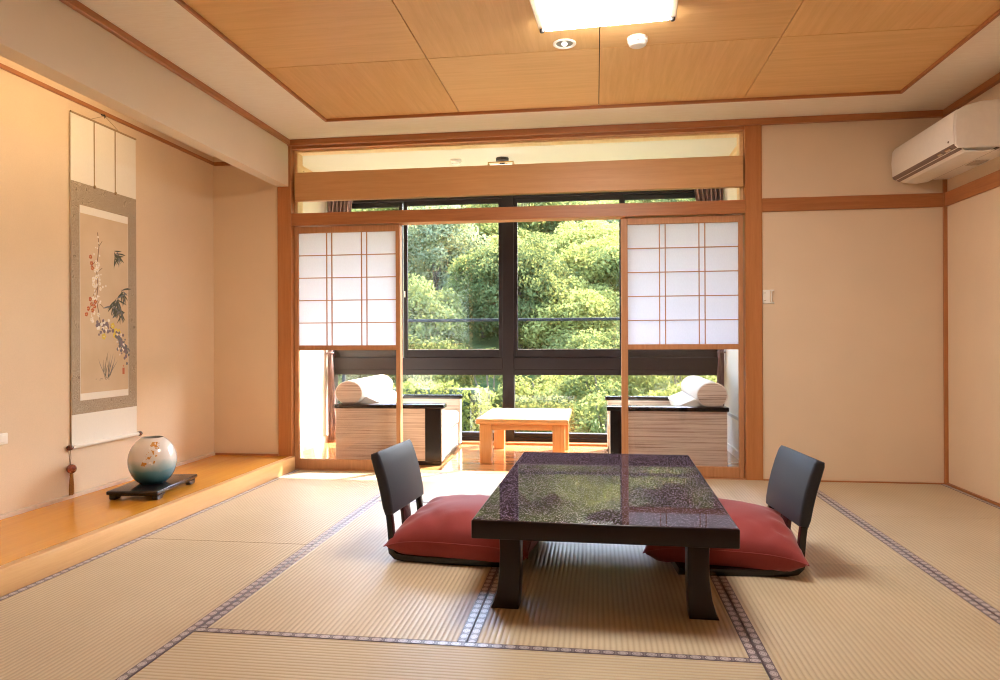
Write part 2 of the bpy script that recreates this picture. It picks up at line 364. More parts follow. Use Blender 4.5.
# ------------------------------------------------------------------ windows
def window(n, x0, x1, slid, lab):
    """x0..x1 inner frame; slid = list of upper sashes (xa, xb, y offset)"""
    f = BM(); Y0, Y1 = 1.56, 1.66
    f.box(x0-.06,x0,Y0,Y1,0,2.42,.003).box(x1,x1+.06,Y0,Y1,0,2.42,.003)
    f.box(x0,x1,Y0,Y1,2.335,2.42,.003).box(x0,x1,Y0,Y1,.70,.812,.003)
    f.box(x0,x1,Y0+.012,Y1,.645,.70,.003).box(x0,x1,Y0,Y1,.016,.052,.003).box(x0,x1,Y0+.015,Y1,.052,.092,.003)
    o = f.obj('window_%d' % n, SASH, None, lab, 'window', kind=ST)
    for xa, xb, dy in slid:
        s = BM(); ya, yb = Y0+.015+dy, Y0+.045+dy; w = .036
        s.box(xa,xa+w,ya,yb,.812,2.335,.002).box(xb-w,xb,ya,yb,.812,2.335,.002).box(xa+w,xb-w,ya,yb,.812,.885,.002).box(xa+w,xb-w,ya,yb,2.29,2.335,.002)
        so = s.obj('sash', SASHD if dy else SASH, o)
        BM().box(xa+w,xb-w,(ya+yb)/2-.003,(ya+yb)/2+.003,.885,2.29).obj('glass_pane', GLASS, so)
        BM().box(xa+w,xb-w,ya+.004,ya+.010,.885,.893).box(xa+w,xb-w,ya+.004,ya+.010,.885,.889).obj('glazing_bead', plain('pale_glazing_bead',(.62,.60,.56,1),.4), so, 'pale glazing strip')
    xm = (x0+x1)/2
    BM().box(x0,x1,1.605,1.611,.092,.645).obj('lower_glass_pane', GLASS, o)
    return o
w1 = window(1, -2.56, -.885, [(-2.56,-1.875,.035),(-1.855,-.885,0)], 'dark bronze window left of the central mullion')
w2 = window(2, -.775, 1.11, [(-.775,.256,0),(.238,1.11,.035)], 'dark bronze window right of the central mullion')
BM().box(-.010,.010,-.014,0,-.045,.045,.003).box(-.007,.007,-.035,-.012,-.01,.03,.003).obj('latch', SASHD, w2, 'black window latch', loc=(.238,1.576,1.34))
BM().box(-.006,.006,-.006,0,-.03,.03,.002).obj('latch', WHITEP, w1, 'small pale latch', loc=(-1.845,1.576,1.43))

# ------------------------------------------------------------------ sliding screens
def shoji(x0, x1, label, thick_side):
    t = thing('shoji_screen', label, 'sliding screen', ((x0+x1)/2,.03,.003), 0, 'sliding paper screens'); hw = (x1-x0)/2
    y0, y1 = 0, .032; f = BM()
    tl, tr = (.032, .032) if thick_side == 'r' else (.046, .032)
    f.box(-hw,-hw+tl,y0,y1 + (.034 if thick_side == 'l' else 0),0,1.845,.002).box(hw-tr,hw,y0,y1+(.034 if thick_side == 'r' else 0),0,1.845,.002)
    f.box(-hw+tl,hw-tr,y0,y1,1.797,1.845,.002).box(-hw+tl,hw-tr,y0,y1,0,.075,.002)
    f.box(-hw+tl,hw-tr,y0,y1,.903,.94,.002)
    f.obj('frame', SHOJIW, t)
    a, b = -hw+tl, hw-tr; g = BM(); bw = .0065
    W = b-a; vx = [a+W*k for k in (.292,.345,.650,.703)]
    for x in vx: g.box(x-bw/2,x+bw/2,y0+.006,y0+.016,.94,1.797)
    for k in range(1, 5): z = .94+(1.797-.94)*k/5; g.box(a,b,y0+.006,y0+.0155,z-bw/2,z+bw/2)
    g.obj('lattice', KUM, t)
    BM().box(a,b,y0+.017,y0+.0185,.94,1.797).obj('paper', PAPER, t)
    BM().box(a,b,y0+.014,y0+.018,.075,.903).obj('glass_pane', SGLASS, t)
    return t
shoji(-2.284, -1.452, 'sliding paper screen beside the alcove post, left of the open gap', 'r')
shoji(.181, 1.024, 'sliding paper screen beside the plain beige back wall, right of the open gap', 'l')

# ------------------------------------------------------------------ tatami mats
A, B, Cc, D, E, F = -2.262, -1.347, -.418, .492, 1.389, 2.311
G = 'straw mats on the floor'
def tatami(x0, x1, y0, y1, along, label, borders=(1,1)):
    g = .0015; x0 += g; x1 -= g; y0 += g; y1 -= g
    L, W = (x1-x0, y1-y0) if along == 'x' else (y1-y0, x1-x0)
    t = thing('tatami_mat', label, 'tatami mat', ((x0+x1)/2,(y0+y1)/2,-.05), 0 if along == 'x' else R(90), G)
    BM().box(-L/2,L/2,-W/2,W/2,0,.05,.0015).obj('woven_cover', TATAMI, t)
    for k, s in enumerate((-1,1)):
        if borders[k]:
            BM().box(-L/2-.0002,L/2+.0002,-.0155,.0155,0,.0515,.001).obj('cloth_border', HERI, t, loc=(0,s*(W/2-.0155+.0003),0))
tatami(A,B,-1.848,-.006,'y','straw mat beside the ledge at its far end, reaching the left sliding screen')
tatami(A,B,-3.69,-1.848,'y','straw mat beside the near part of the ledge')
tatami(B,D,-.932,-.006,'x','crosswise straw mat in front of the veranda opening')
tatami(B,Cc,-2.823,-.932,'y','straw mat under the left floor chair')
tatami(Cc,D,-2.823,-.932,'y','straw mat under the middle of the low table')
tatami(B,D,-3.745,-2.823,'x','crosswise straw mat nearest the viewer, in front of the table')
tatami(D,E,-1.843,-.006,'y','straw mat behind the right floor chair, reaching the right post')
tatami(D,E,-3.69,-1.843,'y','straw mat under the right floor chair, running towards the viewer')
tatami(E,F,-.943,-.006,'y','half-length straw mat in the back right corner')
tatami(E,F,-2.77,-.943,'y','straw mat along the right wall')
tatami(E,F,-4.60,-2.77,'y','straw mat along the right wall, nearest the viewer')

# ------------------------------------------------------------------ low lacquer table
def speckle():
    n = N('speckled_lacquer_top'); v = n.add('ShaderNodeTexVoronoi'); v.inputs['Scale'].default_value = 165
    n.link(n.tc.outputs['Object'], v.inputs['Vector'])
    s = n.math('LESS_THAN', v.outputs['Distance'], .34); b = n.noise(n.tc.outputs['Object'], 90, 2)
    s = n.math('MULTIPLY', s, n.math('GREATER_THAN', b, .47))
    c = n.mix(n.math('MULTIPLY', s, .9), (.032,.018,.030,1), (.33,.27,.33,1))
    return n.pbr(c, .5, spec=.0, coat=.45, coat_r=.03, **{'Coat IOR': 1.4})
tb = thing('low_table', 'low dark lacquered table with a speckled glossy top between the two floor chairs', 'table', (.031,-1.862,0), R(-1.1))
t = BM(); hx, hy = .457, .76
t.box(-hx,hx,-hy,hy,.275,.342,.006,3)
t.obj('table_top', [DARKW], tb)
BM().box(-hx+.005,hx-.005,-hy+.005,hy-.005,.3405,.3428,.001).obj('speckled_surface', speckle(), tb, 'speckled glossy top surface')
ap = BM()
for y in (-hy+.17, hy-.17):
    ap.prism([(-.30,.276),(.30,.276),(.30,.245),(.22,.245),(.205,.262),(-.205,.262),(-.22,.245),(-.30,.245)],'y',y-.015,y+.015)
for x in (-.34,.34):
    ap.box(x-.015,x+.015,-hy+.2,hy-.2,.250,.276)
ap.obj('apron', DARKW, tb)
def leg(sx, sy):
    # outline in x-z: inner edge nearly straight, outer edge flaring at the foot
    out = [(.0,.275),(.076,.275),(.074,.20),(.076,.13),(.084,.065),(.096,.022),(.106,0),(.004,0),(.002,.05),(.0,.12)]
    b = BM(); pts = [((-.297-u),z) for u, z in out]
    if sx > 0: pts = [(-x,z) for x, z in pts]
    y0 = sy*(hy-.15); b.prism(pts,'y',y0-.048,y0+.048,0,.006,2)
    for v in b.b.verts:       # feet splay a little along the table too
        k = max(0, (.12-v.co.z)/.12)**2; v.co.y += sy*.018*k
    return b
for sx in (-1,1):
    for sy in (-1,1): leg(sx,sy).obj('leg', DARKW, tb)

# ------------------------------------------------------------------ floor chairs and cushions
def zaisu(label, loc, rz):
    t = thing('floor_chair', label, 'floor chair', loc, rz, 'legless floor chairs'); hw = .209
    BM().strip([(.50,.02),(.30,.016),(.06,.016),(.02,.022),(.002,.040),(-.001,.062)], -hw, hw, .030, bev=.004).obj('seat', BLACKL, t)
    path = [(.004,.05),(-.001,.10),(-.006,.16),(-.014,.22),(-.034,.32),(-.066,.43),(-.072,.45)]
    for y in (-hw+.016, hw-.016): BM().strip(path, y-.016, y+.016, .026, bev=.003).obj('post', BLACKL, t)
    BM().strip(path[:5], -.045, .045, .018, bev=.003).obj('splat', plain('dark_red_brown_lacquer',(.05,.014,.016,1),.25,coat=.4), t)
    pad = [(-.008,.205),(-.014,.235),(-.024,.29),(-.038,.35),(-.056,.41),(-.072,.458),(-.078,.475)]
    BM().strip(pad, -hw-.004, hw+.004, [.038,.048,.05,.05,.05,.046,.034], bev=.010, seg=3).obj('padded_backrest', LEATH, t)
    return t
zaisu('charcoal padded floor chair left of the low table, nearer the alcove', (-.886,-1.838,0), R(-5))
zaisu('charcoal padded floor chair right of the low table, nearer the beige back wall', (.813,-1.838,0), R(180+5))

CUSH = N('red_cushion_cloth'); _g = CUSH.noise(CUSH.mapped((1,1,1)), 700, 2); _h = CUSH.noise(CUSH.tc.outputs['Object'], 6, 3)
_k = CUSH.math('ADD', CUSH.math('MULTIPLY', _g, .4), CUSH.math('MULTIPLY', _h, .6))
CUSH = CUSH.pbr(CUSH.ramp(_k, [(.3,(.235,.028,.028,1)),(.7,(.31,.045,.044,1))]), .75, spec=.3, normal=CUSH.bump(_g, .3, .001), **{'Sheen Weight': .25})
def cushion(label, loc, rz, seed):
    rnd = random.Random(seed); n = 56; hx, hy = .315, .30
    t = BM(); b = t.b
    ph = [rnd.uniform(0,6) for _ in range(8)]
    def pt(u, v, top):
        # corners point out, sides draw in
        ex = 1 - .055*(1-v**2)**1 ; ey = 1 - .055*(1-u**2)
        px = u*hx*(1.035 - .075*(1-abs(v)**3)*abs(u)**6); py = v*hy*(1.04 - .075*(1-abs(u)**3)*abs(v)**6)
        d = ((1-abs(u)**2.6)*(1-abs(v)**2.6)); d = max(d, 0)
        c = (abs(u)*abs(v))**4
        seam = .098 - .028*c
        prof = d**.52
        # folds running out of the corners and edges
        wr = .0055*math.sin(11*u+7*v+ph[0])*(abs(u*v)) + .005*math.sin(17*u-13*v+ph[1])*abs(u)*abs(v) + .006*math.sin(5*u+ph[2])*math.sin(4*v+ph[3])
        er = max(0, max(abs(u),abs(v))-.55)/.45
        wr += .006*er*(1-er)*4*math.sin((u if abs(v) > abs(u) else v)*16+ph[4])
        z = seam + (.128*prof + wr*min(1,d*3))*1.0 if top else seam - .066*min(1, (d*7)**.5)
        return (px, py, z)
    for top in (1,0):
        V = [[b.verts.new(pt(-1+2*i/n, -1+2*j/n, top)) for j in range(n+1)] for i in range(n+1)]
        for i in range(n):
            for j in range(n):
                q = (V[i][j],V[i+1][j],V[i+1][j+1],V[i][j+1]); f = b.faces.new(q if top else q[::-1]); f.smooth = True
    bmesh.ops.remove_doubles(b, verts=b.verts[:], dist=.0004)
    o = t.obj('floor_cushion', CUSH, None, label, 'cushion', 'red floor cushions', loc=loc, rz=rz)
    pp = [pt(u,-1,1) for u in np.linspace(-1,1,24)]+[pt(1,v,1) for v in np.linspace(-1,1,24)][1:]+[pt(u,1,1) for u in np.linspace(1,-1,24)][1:]+[pt(-1,v,1) for v in np.linspace(1,-1,24)][1:]
    BM().tube(pp, .0022, 6).obj('seam', CUSH, o)
    return o
cushion('plump red cushion on the floor chair left of the low table', (-.565,-1.80,0), R(-8), 3)
cushion('plump red cushion on the floor chair right of the low table', (.560,-1.760,0), R(180-8), 8)

# ------------------------------------------------------------------ veranda armchairs
def rounded(x0, x1, z0, z1, r, n=6):
    out = []
    for cx, cz, a0 in ((x1-r,z0+r,-90),(x1-r,z1-r,0),(x0+r,z1-r,90),(x0+r,z0+r,180)):
        out += [(cx+r*math.cos(R(a0+90*k/n)), cz+r*math.sin(R(a0+90*k/n))) for k in range(n+1)]
    return out
def armchair(label, loc, rz):
    """local: faces +x, depth .83, width 1.05 along y, near side at y=0"""
    t = thing('armchair', label, 'armchair', loc, rz, 'boxy veranda armchairs'); W = 1.06; at = .12; dp = .87
    for k, y in enumerate((0, W-at)):
        a = BM().box(.01,dp-.012,y+.006,y+at-.006,.028,.447,.002).obj('arm', ZEBRA, t)
        BM().box(dp-.135,dp-.010,*((y+.002,y+.012) if k == 0 else (y+at-.012,y+at-.002)),.028,.447,.002).obj('arm_front_band', BLACKL, a, 'black upright band at the arm front')
        BM().box(-.005,dp+.018,y-.006,y+at+.006,.445,.478,.008,3).obj('arm_cap', BLACKL, a, 'black glossy arm cap')
        BM().box(dp-.013,dp-.001,y+.012,y+at-.012,.03,.445,.003).obj('arm_end', CREAMF, a, 'cream upholstered arm front')
    BM().box(.015,dp-.005,-.004,W+.004,-.0,.034,.003).obj('plinth', BLACKL, t)
    BM().box(.06,dp-.02,at,W-at,.03,.215,.01,2).obj('seat_base', CREAMF, t)
    BM().box(.16,dp-.005,at+.003,W-at-.003,.218,.345,.035,4).obj('seat_cushion', CREAMF, t)
    BM().prism([(.01,.03),(.12,.03),(.30,.36),(.345,.478),(.23,.53),(.02,.50)],'y',at+.002,W-at-.002,0,.012,2).obj('backrest', CREAMF, t)
    # roll on top of the back: flat underneath, round above
    r = .107; cz = .478+.088; cx = .112
    out = [(cx+.112*math.cos(a), max(cz-.0865, cz+.096*math.sin(a))) for a in [2*math.pi*k/40 for k in range(40)]]
    rl = BM().prism(out,'y',.03,W-.03,0,.006,2).obj('headrest_roll', CREAMF, t)
    cap = [(cx+(x-cx)*.93, cz+(z-cz)*.93) for x, z in out]
    for y0, y1 in ((.026,.034),(W-.034,W-.026)): BM().prism(cap,'y',y0,y1,0,.002,1).obj('roll_end', ZEBRA, rl, 'striped end of the roll')
    return t
armchair('boxy cream and striped-wood armchair on the veranda, behind the left sliding screen', (-2.070,.285,-.004), R(2.4))
armchair('boxy cream and striped-wood armchair on the veranda, behind the right sliding screen', (.965,1.335,-.004), R(180))

# ------------------------------------------------------------------ veranda table
vt = thing('side_table', 'square pale wooden table on the veranda between the two armchairs', 'table', (-.583,.86,-.004), R(0))
def tt(z): return z
BM().box(-.368,.368,-.45,.45,.318,.359,.012,3).obj('table_top', TABW, vt)
BM().box(-.352,.352,-.434,.434,.3585,.3605,.001).obj('white_top', plain('white_laminate',(.82,.78,.72,1),.25,.02), vt, 'white glossy top panel')
q = BM()
for y in (-.40,.40): q.box(-.30,.30,y-.012,y+.012,.268,.318,.002)
for x in (-.30,.30): q.box(x-.012,x+.012,-.39,.39,.268,.318,.002)
q.obj('apron', TABW, vt)
TABZ = wood('table_leg_wood', (.54,.25,.08,1), (.66,.35,.135,1), 'z', 1.5, .35, coat=.2)
for sx in (-1,1):
    for sy in (-1,1): BM().box(sx*.29-.048,sx*.29+.048,sy*.385-.04,sy*.385+.04,0,.318,.005,2).obj('leg', TABZ, vt)

# ------------------------------------------------------------------ curtains
CURT = N('mauve_striped_curtain'); _x = CURT.noise(CURT.mapped((30,30,1.5)), 4, 2)
CURT = CURT.pbr(CURT.ramp(_x, [(.35,(.12,.055,.05,1)),(.55,(.32,.20,.18,1)),(.7,(.48,.36,.33,1))]), .8)
def curtain(label, xw, sgn):
    """xw = x of the wall side, sgn = +1 when the cloth spreads towards +x"""
    t = thing('curtain', label, 'curtain', (xw,1.46,0), 0, 'window curtains')
    b = BM(); n, m = 90, 40; zt, zb = 2.44, .012
    V = []
    for j in range(m+1):
        k = j/m; z = zt+(zb-zt)*k
        w = .042+.225*((z-.86)/(zt-.86))**.9 if z > .86 else .042+.062*((.86-z)/.86)
        row = []
        for i in range(n+1):
            u = i/n; x = sgn*(.012+u*w); y = .026*math.sin(u*2*math.pi*6.5+.6*math.sin(3*k))*(.6+.4*w/.26)
            row.append(b.b.verts.new((x, y, z)))
        V.append(row)
    for j in range(m):
        for i in range(n):
            f = b.b.faces.new((V[j][i],V[j][i+1],V[j+1][i+1],V[j+1][i])); f.smooth = True
    o = b.obj('cloth', CURT, t); md = o.modifiers.new('t','SOLIDIFY'); md.thickness = .003
    pts = [(sgn*(.034+.030*math.cos(a)), .040*math.sin(a), .86) for a in [2*math.pi*k/20 for k in range(21)]]
    BM().tube(pts, .008, 6).obj('tieback', CURT, t)
    BM().box(-.005 if sgn > 0 else -.30,.30 if sgn > 0 else .005,.02,.05,2.44,2.465).obj('track', WHITEP, t)
    return t
curtain('striped mauve curtain tied back at the left end of the veranda windows', -2.598, 1)
curtain('striped mauve curtain tied back at the right end of the veranda windows', 1.153, -1)

# ------------------------------------------------------------------ ceiling fittings
CL = (.035,-2.085)
cl = thing('ceiling_light', 'large square white ceiling light on the wooden panels', 'ceiling light', (CL[0],CL[1]+.012,2.512), R(-3.4))
BM().box(-.315,.315,-.32,.32,-.03,0,.004).obj('base', WHITEP, cl)
BM().box(-.285,.285,-.318,.318,-.078,-.03,.008,2).obj('diffuser', emis('lamp_diffuser', (1,.955,.88,1), 40.0), cl, 'glowing white diffuser')
LF = plain('pale_wood_edge', (.72,.58,.44,1), .45)
for x in (-.300,.300): 
    o = BM().box(x-.016,x+.016,-.325,.325,-.070,-.004,.003).obj('side_rail', LF, cl)
    for y in (-.318,.318): BM().lathe([(0,-.084),(.009,-.084),(.011,-.078),(.011,-.055)], (x,y-math.copysign(.012,y),0), 14).obj('end_screw', DARKP, o)
dl = thing('downlight', 'small round recessed downlight with a chrome reflector beside the square light', 'downlight', (-.155,-1.415,2.512))
BM().lathe([(.060,0),(.060,-.004),(.054,-.007),(.045,-.004),(.043,.001)], n=32).obj('trim_ring', WHITEP, dl)
BM().lathe([(.044,-.0008),(.030,-.0010),(.0,-.0014)], n=32).obj('reflector', plain('dull_chrome',(.30,.29,.28,1),.3,metal=.5), dl)
BM().lathe([(0,-.012),(.010,-.010),(.014,-.004),(.014,-.001)], n=20).obj('bulb', emis('bulb_glow', (1,.93,.8,1), 6), dl)
sd = thing('smoke_detector', 'round white smoke detector on the wooden ceiling panels', 'smoke detector', (.216,-1.425,2.512))
BM().lathe([(.052,0),(.052,-.018),(.049,-.021)], n=36).obj('base', WHITEP, sd)
BM().lathe([(.046,-.020),(.044,-.034),(.036,-.041),(0,-.043)], n=36).obj('cap', WHITEP, sd)
BM().lathe([(.004,-.0),(.004,-.003),(0,-.003)], (0,-.0455,-.026), 10, 'y').obj('indicator', DARKP, sd)
sv = thing('smoke_detector', 'small white detector on the veranda ceiling, left of the lamp', 'smoke detector', (-1.19,.86,2.53))
BM().lathe([(.05,0),(.05,-.02),(.046,-.024)], n=32).obj('base', WHITEP, sv)
BM().lathe([(.040,-.022),(.036,-.038),(0,-.042)], n=32).obj('cap', WHITEP, sv)
vl = thing('veranda_lamp', 'lantern-like ceiling lamp with a dark mount on the veranda ceiling', 'ceiling lamp', (-.785,.86,2.53))
BM().lathe([(.055,0),(.055,-.024),(.022,-.03),(.018,-.075),(0,-.075)], n=24).obj('mount', DARKP, vl)
fr = BM(); h = .105
for x in (-h,h):
    for y in (-h,h): fr.box(x-.004,x+.004,y-.004,y+.004,-.235,-.06)
for z in (-.235,-.064):
    fr.box(-h,h,-h-.004,-h+.004,z,z+.008).box(-h,h,h-.004,h+.004,z,z+.008).box(-h-.004,-h+.004,-h,h,z,z+.008).box(h-.004,h+.004,-h,h,z,z+.008)
for a in ((-h,-h),(h,-h),(-h,h),(h,h)): fr.tube([(0,0,-.03),(a[0],a[1],-.06)], .0035, 6)
fr.obj('frame', BRASS, vl)
BM().box(-h+.012,h-.012,-h+.012,h-.012,-.23,-.075,.004).obj('shade', emis('lamp_shade_glow', (1,.86,.66,1), 2.2), vl)

# ------------------------------------------------------------------ air conditioner
ac = thing('air_conditioner', 'white wall-mounted air conditioner in the upper right corner', 'air conditioner', (2.328,-.452,2.0))
# outline in x (out of the wall, negative) and z ; near end y=-.40, far end y=+.40
top, fx = .265, -.347
outl = [(0,.034),(-.10,.034),(-.22,.036),(-.285,.034),(fx+.018,.036),(fx+.002,.052),(fx-.003,.15),(fx+.003,.222),(fx+.020,.250),(fx+.05,.268),(-.21,.292),(-.08,.30),(0,.30)]
AY0, AY1 = -.405, .422
BM().prism(outl,'y',AY0,AY1,0,.010,3).obj('body', WHITEP, ac)
fp = [(fx-.003,.060),(fx-.009,.15),(fx-.003,.224),(fx+.014,.250),(fx+.022,.244),(fx+.008,.15),(fx+.006,.060)]
BM().prism(fp,'y',AY0+.006,AY1-.003,0,.002,2).obj('front_panel', WHITEP, ac)
BM().prism([(fx+.040,.026),(fx+.004,.044),(fx-.0035,.059),(fx+.016,.058),(fx+.04,.040)],'y',AY0+.012,AY1-.006,0,.001,1).obj('air_slot', GREYP, ac, 'grey-brown strip below the front panel')
for y0, y1 in ((-.345,-.285),(-.245,-.195)):
    BM().prism([(fx+.012,.038),(fx+.001,.0445),(fx-.0015,.050),(fx+.010,.050)],'y',y0,y1).obj('indicator_window', METAL, ac)
BM().prism([(fx+.045,.030),(fx+.062,.016),(-.20,.010),(-.135,.018),(-.135,.024),(-.20,.018),(fx+.062,.026),(fx+.047,.037)],'y',AY0+.02,AY1-.012,0,.001,1).obj('flap', WHITEP, ac)
BM().box(-.128,-.112,AY0+.015,AY1-.01,.028,.036).obj('air_slot', DARKP, ac, 'dark slot behind the flap')
BM().box(-.015,-.09,-.10,.02,.030,.0345).obj('rating_sticker', plain('sticker_grey',(.55,.47,.40,1),.6,.25,90), ac)
BM().lathe([(0,-.002),(.006,-.002),(.006,.002)], (fx-.0075,-.345,.082), 12, 'x').obj('badge', GREYP, ac)

# remote holder on the wall next to the post
rh = thing('wall_bracket', 'small white wall bracket beside the brown post on the back wall', 'wall bracket', (1.181,0,1.27))
BM().box(-.036,.012,-.010,0,-.048,.048,.003).obj('plate', WHITEP, rh)
for z in (-.048,.038): BM().box(.010,.038,-.022,0,z,z+.010,.002).obj('arm', WHITEP, rh)
BM().box(.018,.026,-.016,0,-.04,.04,.002).obj('clip', WHITEP, rh)
for z in (-.026,.026): BM().lathe([(0,-.0125),(.0035,-.0125),(.004,-.0098)], (-.022,0,z), 12, 'y').obj('screw', METAL, rh)
ou = thing('wall_outlet', 'white outlet plate low on the alcove wall at the left edge', 'wall outlet', (-2.925,-1.98,.497))
BM().box(0,.010,-.062,.062,-.028,.028,.004,2).obj('plate', WHITEP, ou)
BM().box(.009,.014,-.045,.045,-.017,.017,.002).obj('socket', WHITEP, ou)

# ------------------------------------------------------------------ hanging scroll
SX = -2.920; y0s, y1s = -1.493, -.934; zt, zb = 2.272, .390
hs = thing('hanging_scroll', 'tall hanging scroll painted with flowers on the alcove wall', 'hanging scroll', (SX,(y0s+y1s)/2,zb))
SCW = paper('scroll_white_paper', (.88,.84,.77,1), .0)
def damask(name):
    n = N(name); v = n.add('ShaderNodeTexVoronoi', feature='DISTANCE_TO_EDGE'); v.inputs['Scale'].default_value = 48
    n.link(n.mapped((1,1,1)), v.inputs['Vector']); w = n.noise(n.tc.outputs['Object'], 120, 2)
    k = n.math('ADD', n.math('MULTIPLY', v.outputs['Distance'], 2.2), n.math('MULTIPLY', w, .35))
    return n.pbr(n.ramp(k, [(.20,(.24,.18,.125,1)),(.34,(.52,.43,.33,1)),(.6,(.36,.285,.21,1))]), .6, spec=.3)
DAM = damask('grey_brown_silk')
hwid = (y1s-y0s)/2; z0 = 0; H = zt-zb
BM().box(.004,.0065,-hwid,hwid,0,H).obj('white_backing', SCW, hs)
BM().box(.0065,.0078,-hwid,hwid,.176,1.497).obj('silk_mount', DAM, hs, 'grey-brown patterned silk surround')
BM().box(.0078,.0086,-.215,.198,.252,1.37).obj('white_edging', SCW, hs)
PAINTG = N('aged_silk_painting'); _f = PAINTG.noise(PAINTG.mapped((1,1,1)), 3, 3)
PAINTG = PAINTG.pbr(PAINTG.ramp(_f, [(.3,(.60,.46,.31,1)),(.7,(.69,.55,.40,1))]), .7, spec=.2)
pa = BM().box(.0086,.0092,-.212,.195,.292,1.325).obj('painting', PAINTG, hs, 'flower painting on aged silk')
# painted marks (flat pigment on the silk)
inks = [('ink_dark_green',(.075,.085,.06,1)),('ink_brown_stem',(.20,.13,.09,1)),('petal_white',(.80,.74,.68,1)),('petal_red',(.50,.11,.05,1)),('petal_yellow',(.72,.55,.08,1)),('petal_mauve',(.22,.17,.20,1)),('leaf_grey_blue',(.17,.17,.19,1)),('seal_red',(.55,.16,.09,1)),('ink_pale_grey',(.36,.29,.23,1))]
INK = [plain(a, c, .8, .12) for a, c in inks]
rnd = random.Random(5); pm = BM(); lay = [.0095]
def PX(px, py):   # photograph crop grid (276 x 680 for 65 x 160) -> scroll surface
    return (px-20)/210*.407-.212, 1.325-(py-2)/650*1.033-.0
def disc(px, py, r, mi, n=9, sq=1.):
    u, v = PX(px, py); lay[0] += .0000012
    a0 = rnd.uniform(0,6); r *= .74; pm.poly([(lay[0], u+r*math.cos(a0+2*math.pi*k/n)*rnd.uniform(.8,1.1), v+r*sq*math.sin(a0+2*math.pi*k/n)*rnd.uniform(.8,1.1)) for k in range(n)], mi)
def flower(px, py, r, mi, core=None):
    for k in range(5):
        a = 2*math.pi*k/5+rnd.uniform(-.2,.2); disc(px+r*1150*.52*math.cos(a)*.45, py+r*1150*.52*math.sin(a)*.60, r*.55, mi, 7)
    if core is not None: disc(px, py, r*.28, core, 6)
def blade(px, py, ang, L, w, mi, bend=0.):
    u, v = PX(px, py); lay[0] += .0000012; l = []; r_ = []
    w *= .6; x, y, a = u, v, ang
    for k in range(9):
        ww = w*math.sin(math.pi*min(1,(k+.6)/8.6))**.8
        nx, ny = -math.sin(a), math.cos(a)
        l.append((lay[0], x+nx*ww/2, y+ny*ww/2)); r_.append((lay[0], x-nx*ww/2, y-ny*ww/2))
        x += math.cos(a)*L/8; y += math.sin(a)*L/8; a += bend/8
    for k in range(8): pm.poly([l[k], l[k+1], r_[k+1], r_[k]][::-1], mi)
def line(p, q, w, mi):
    (u0,v0),(u1,v1) = PX(*p), PX(*q); d = Vector((u1-u0,v1-v0)).normalized(); nx, ny = -d.y*w/2, d.x*w/2; lay[0] += .0000012
    pm.poly([(lay[0],u0+nx,v0+ny),(lay[0],u0-nx,v0-ny),(lay[0],u1-nx,v1-ny),(lay[0],u1+nx,v1+ny)], mi)
stem = [(92,60),(98,110),(92,160),(88,210),(93,260),(86,310),(96,360),(104,400)]
for a, b_ in zip(stem, stem[1:]): line(a, b_, .006, 1)
for a, b_ in [((92,160),(62,190)),((88,210),(112,190)),((93,260),(70,300)),((86,310),(50,350)),((86,310),(118,340)),((98,110),(112,90))]: line(a, b_, .0035, 1)
for i in range(34):
    k = rnd.random()**.7; y = 60+k*330; disc(93+rnd.gauss(0,6+12*k), y, rnd.uniform(.006,.012), 2)
for i in range(16): flower(88+rnd.gauss(0,13), rnd.uniform(170,400), rnd.uniform(.012,.019), 2, 4)
for x, y in [(62,155),(66,178),(70,195),(60,310),(66,328),(78,335),(52,345),(44,366),(70,350),(82,318)]: flower(x, y, .015, 3, 4)
for cx, cy, n_, L in [(178,128,9,.085),(205,270,8,.08),(178,305,13,.10),(190,340,10,.09),(160,330,7,.07)]:
    for i in range(int(n_*1.5)): blade(cx+rnd.gauss(0,5), cy+rnd.gauss(0,5), rnd.uniform(-2.9,.4) if i % 3 else rnd.uniform(-1.9,-1.2), L*rnd.uniform(.6,1.15), .016, 0 if i % 4 else 6, rnd.uniform(-.5,.5))
for i in range(6): blade(165, 118+4*i, rnd.uniform(-.9,.2), .07, .013, 0)
for i in range(40): disc(120+rnd.gauss(0,22), 408+rnd.gauss(0,16), rnd.uniform(.010,.018), 5 if i % 3 else 2)
for x, y in [(158,405),(172,425),(185,428),(168,442),(178,438),(118,446)]: flower(x, y, .021, 4, 2)
for i in range(60): k = rnd.random(); disc(176+44*k+rnd.gauss(0,7), 440+75*k+rnd.gauss(0,18), rnd.uniform(.009,.017), 6 if i % 3 else 5)
for i in range(12): disc(rnd.uniform(170,215), rnd.uniform(430,520), .009, 2)
for i in range(13): blade(130+rnd.gauss(0,5), 604, rnd.uniform(.75,2.5), rnd.uniform(.07,.17), .007, 6 if i % 2 else 0, rnd.uniform(-.9,.9))
for i in range(9): disc(130+rnd.gauss(0,18), 606+rnd.gauss(0,3), .009, 8, sq=.4)
disc(207, 560, .008, 7, 4, 1.2); 
for yy in (574, 586): 
    u, v = PX(207, yy); lay[0] += .000001; s = .010; pm.poly([(lay[0],u-s,v-s),(lay[0],u+s,v-s),(lay[0],u+s,v+s),(lay[0],u-s,v+s)], 7)
po = pm.obj('painted_flowers', INK, pa)
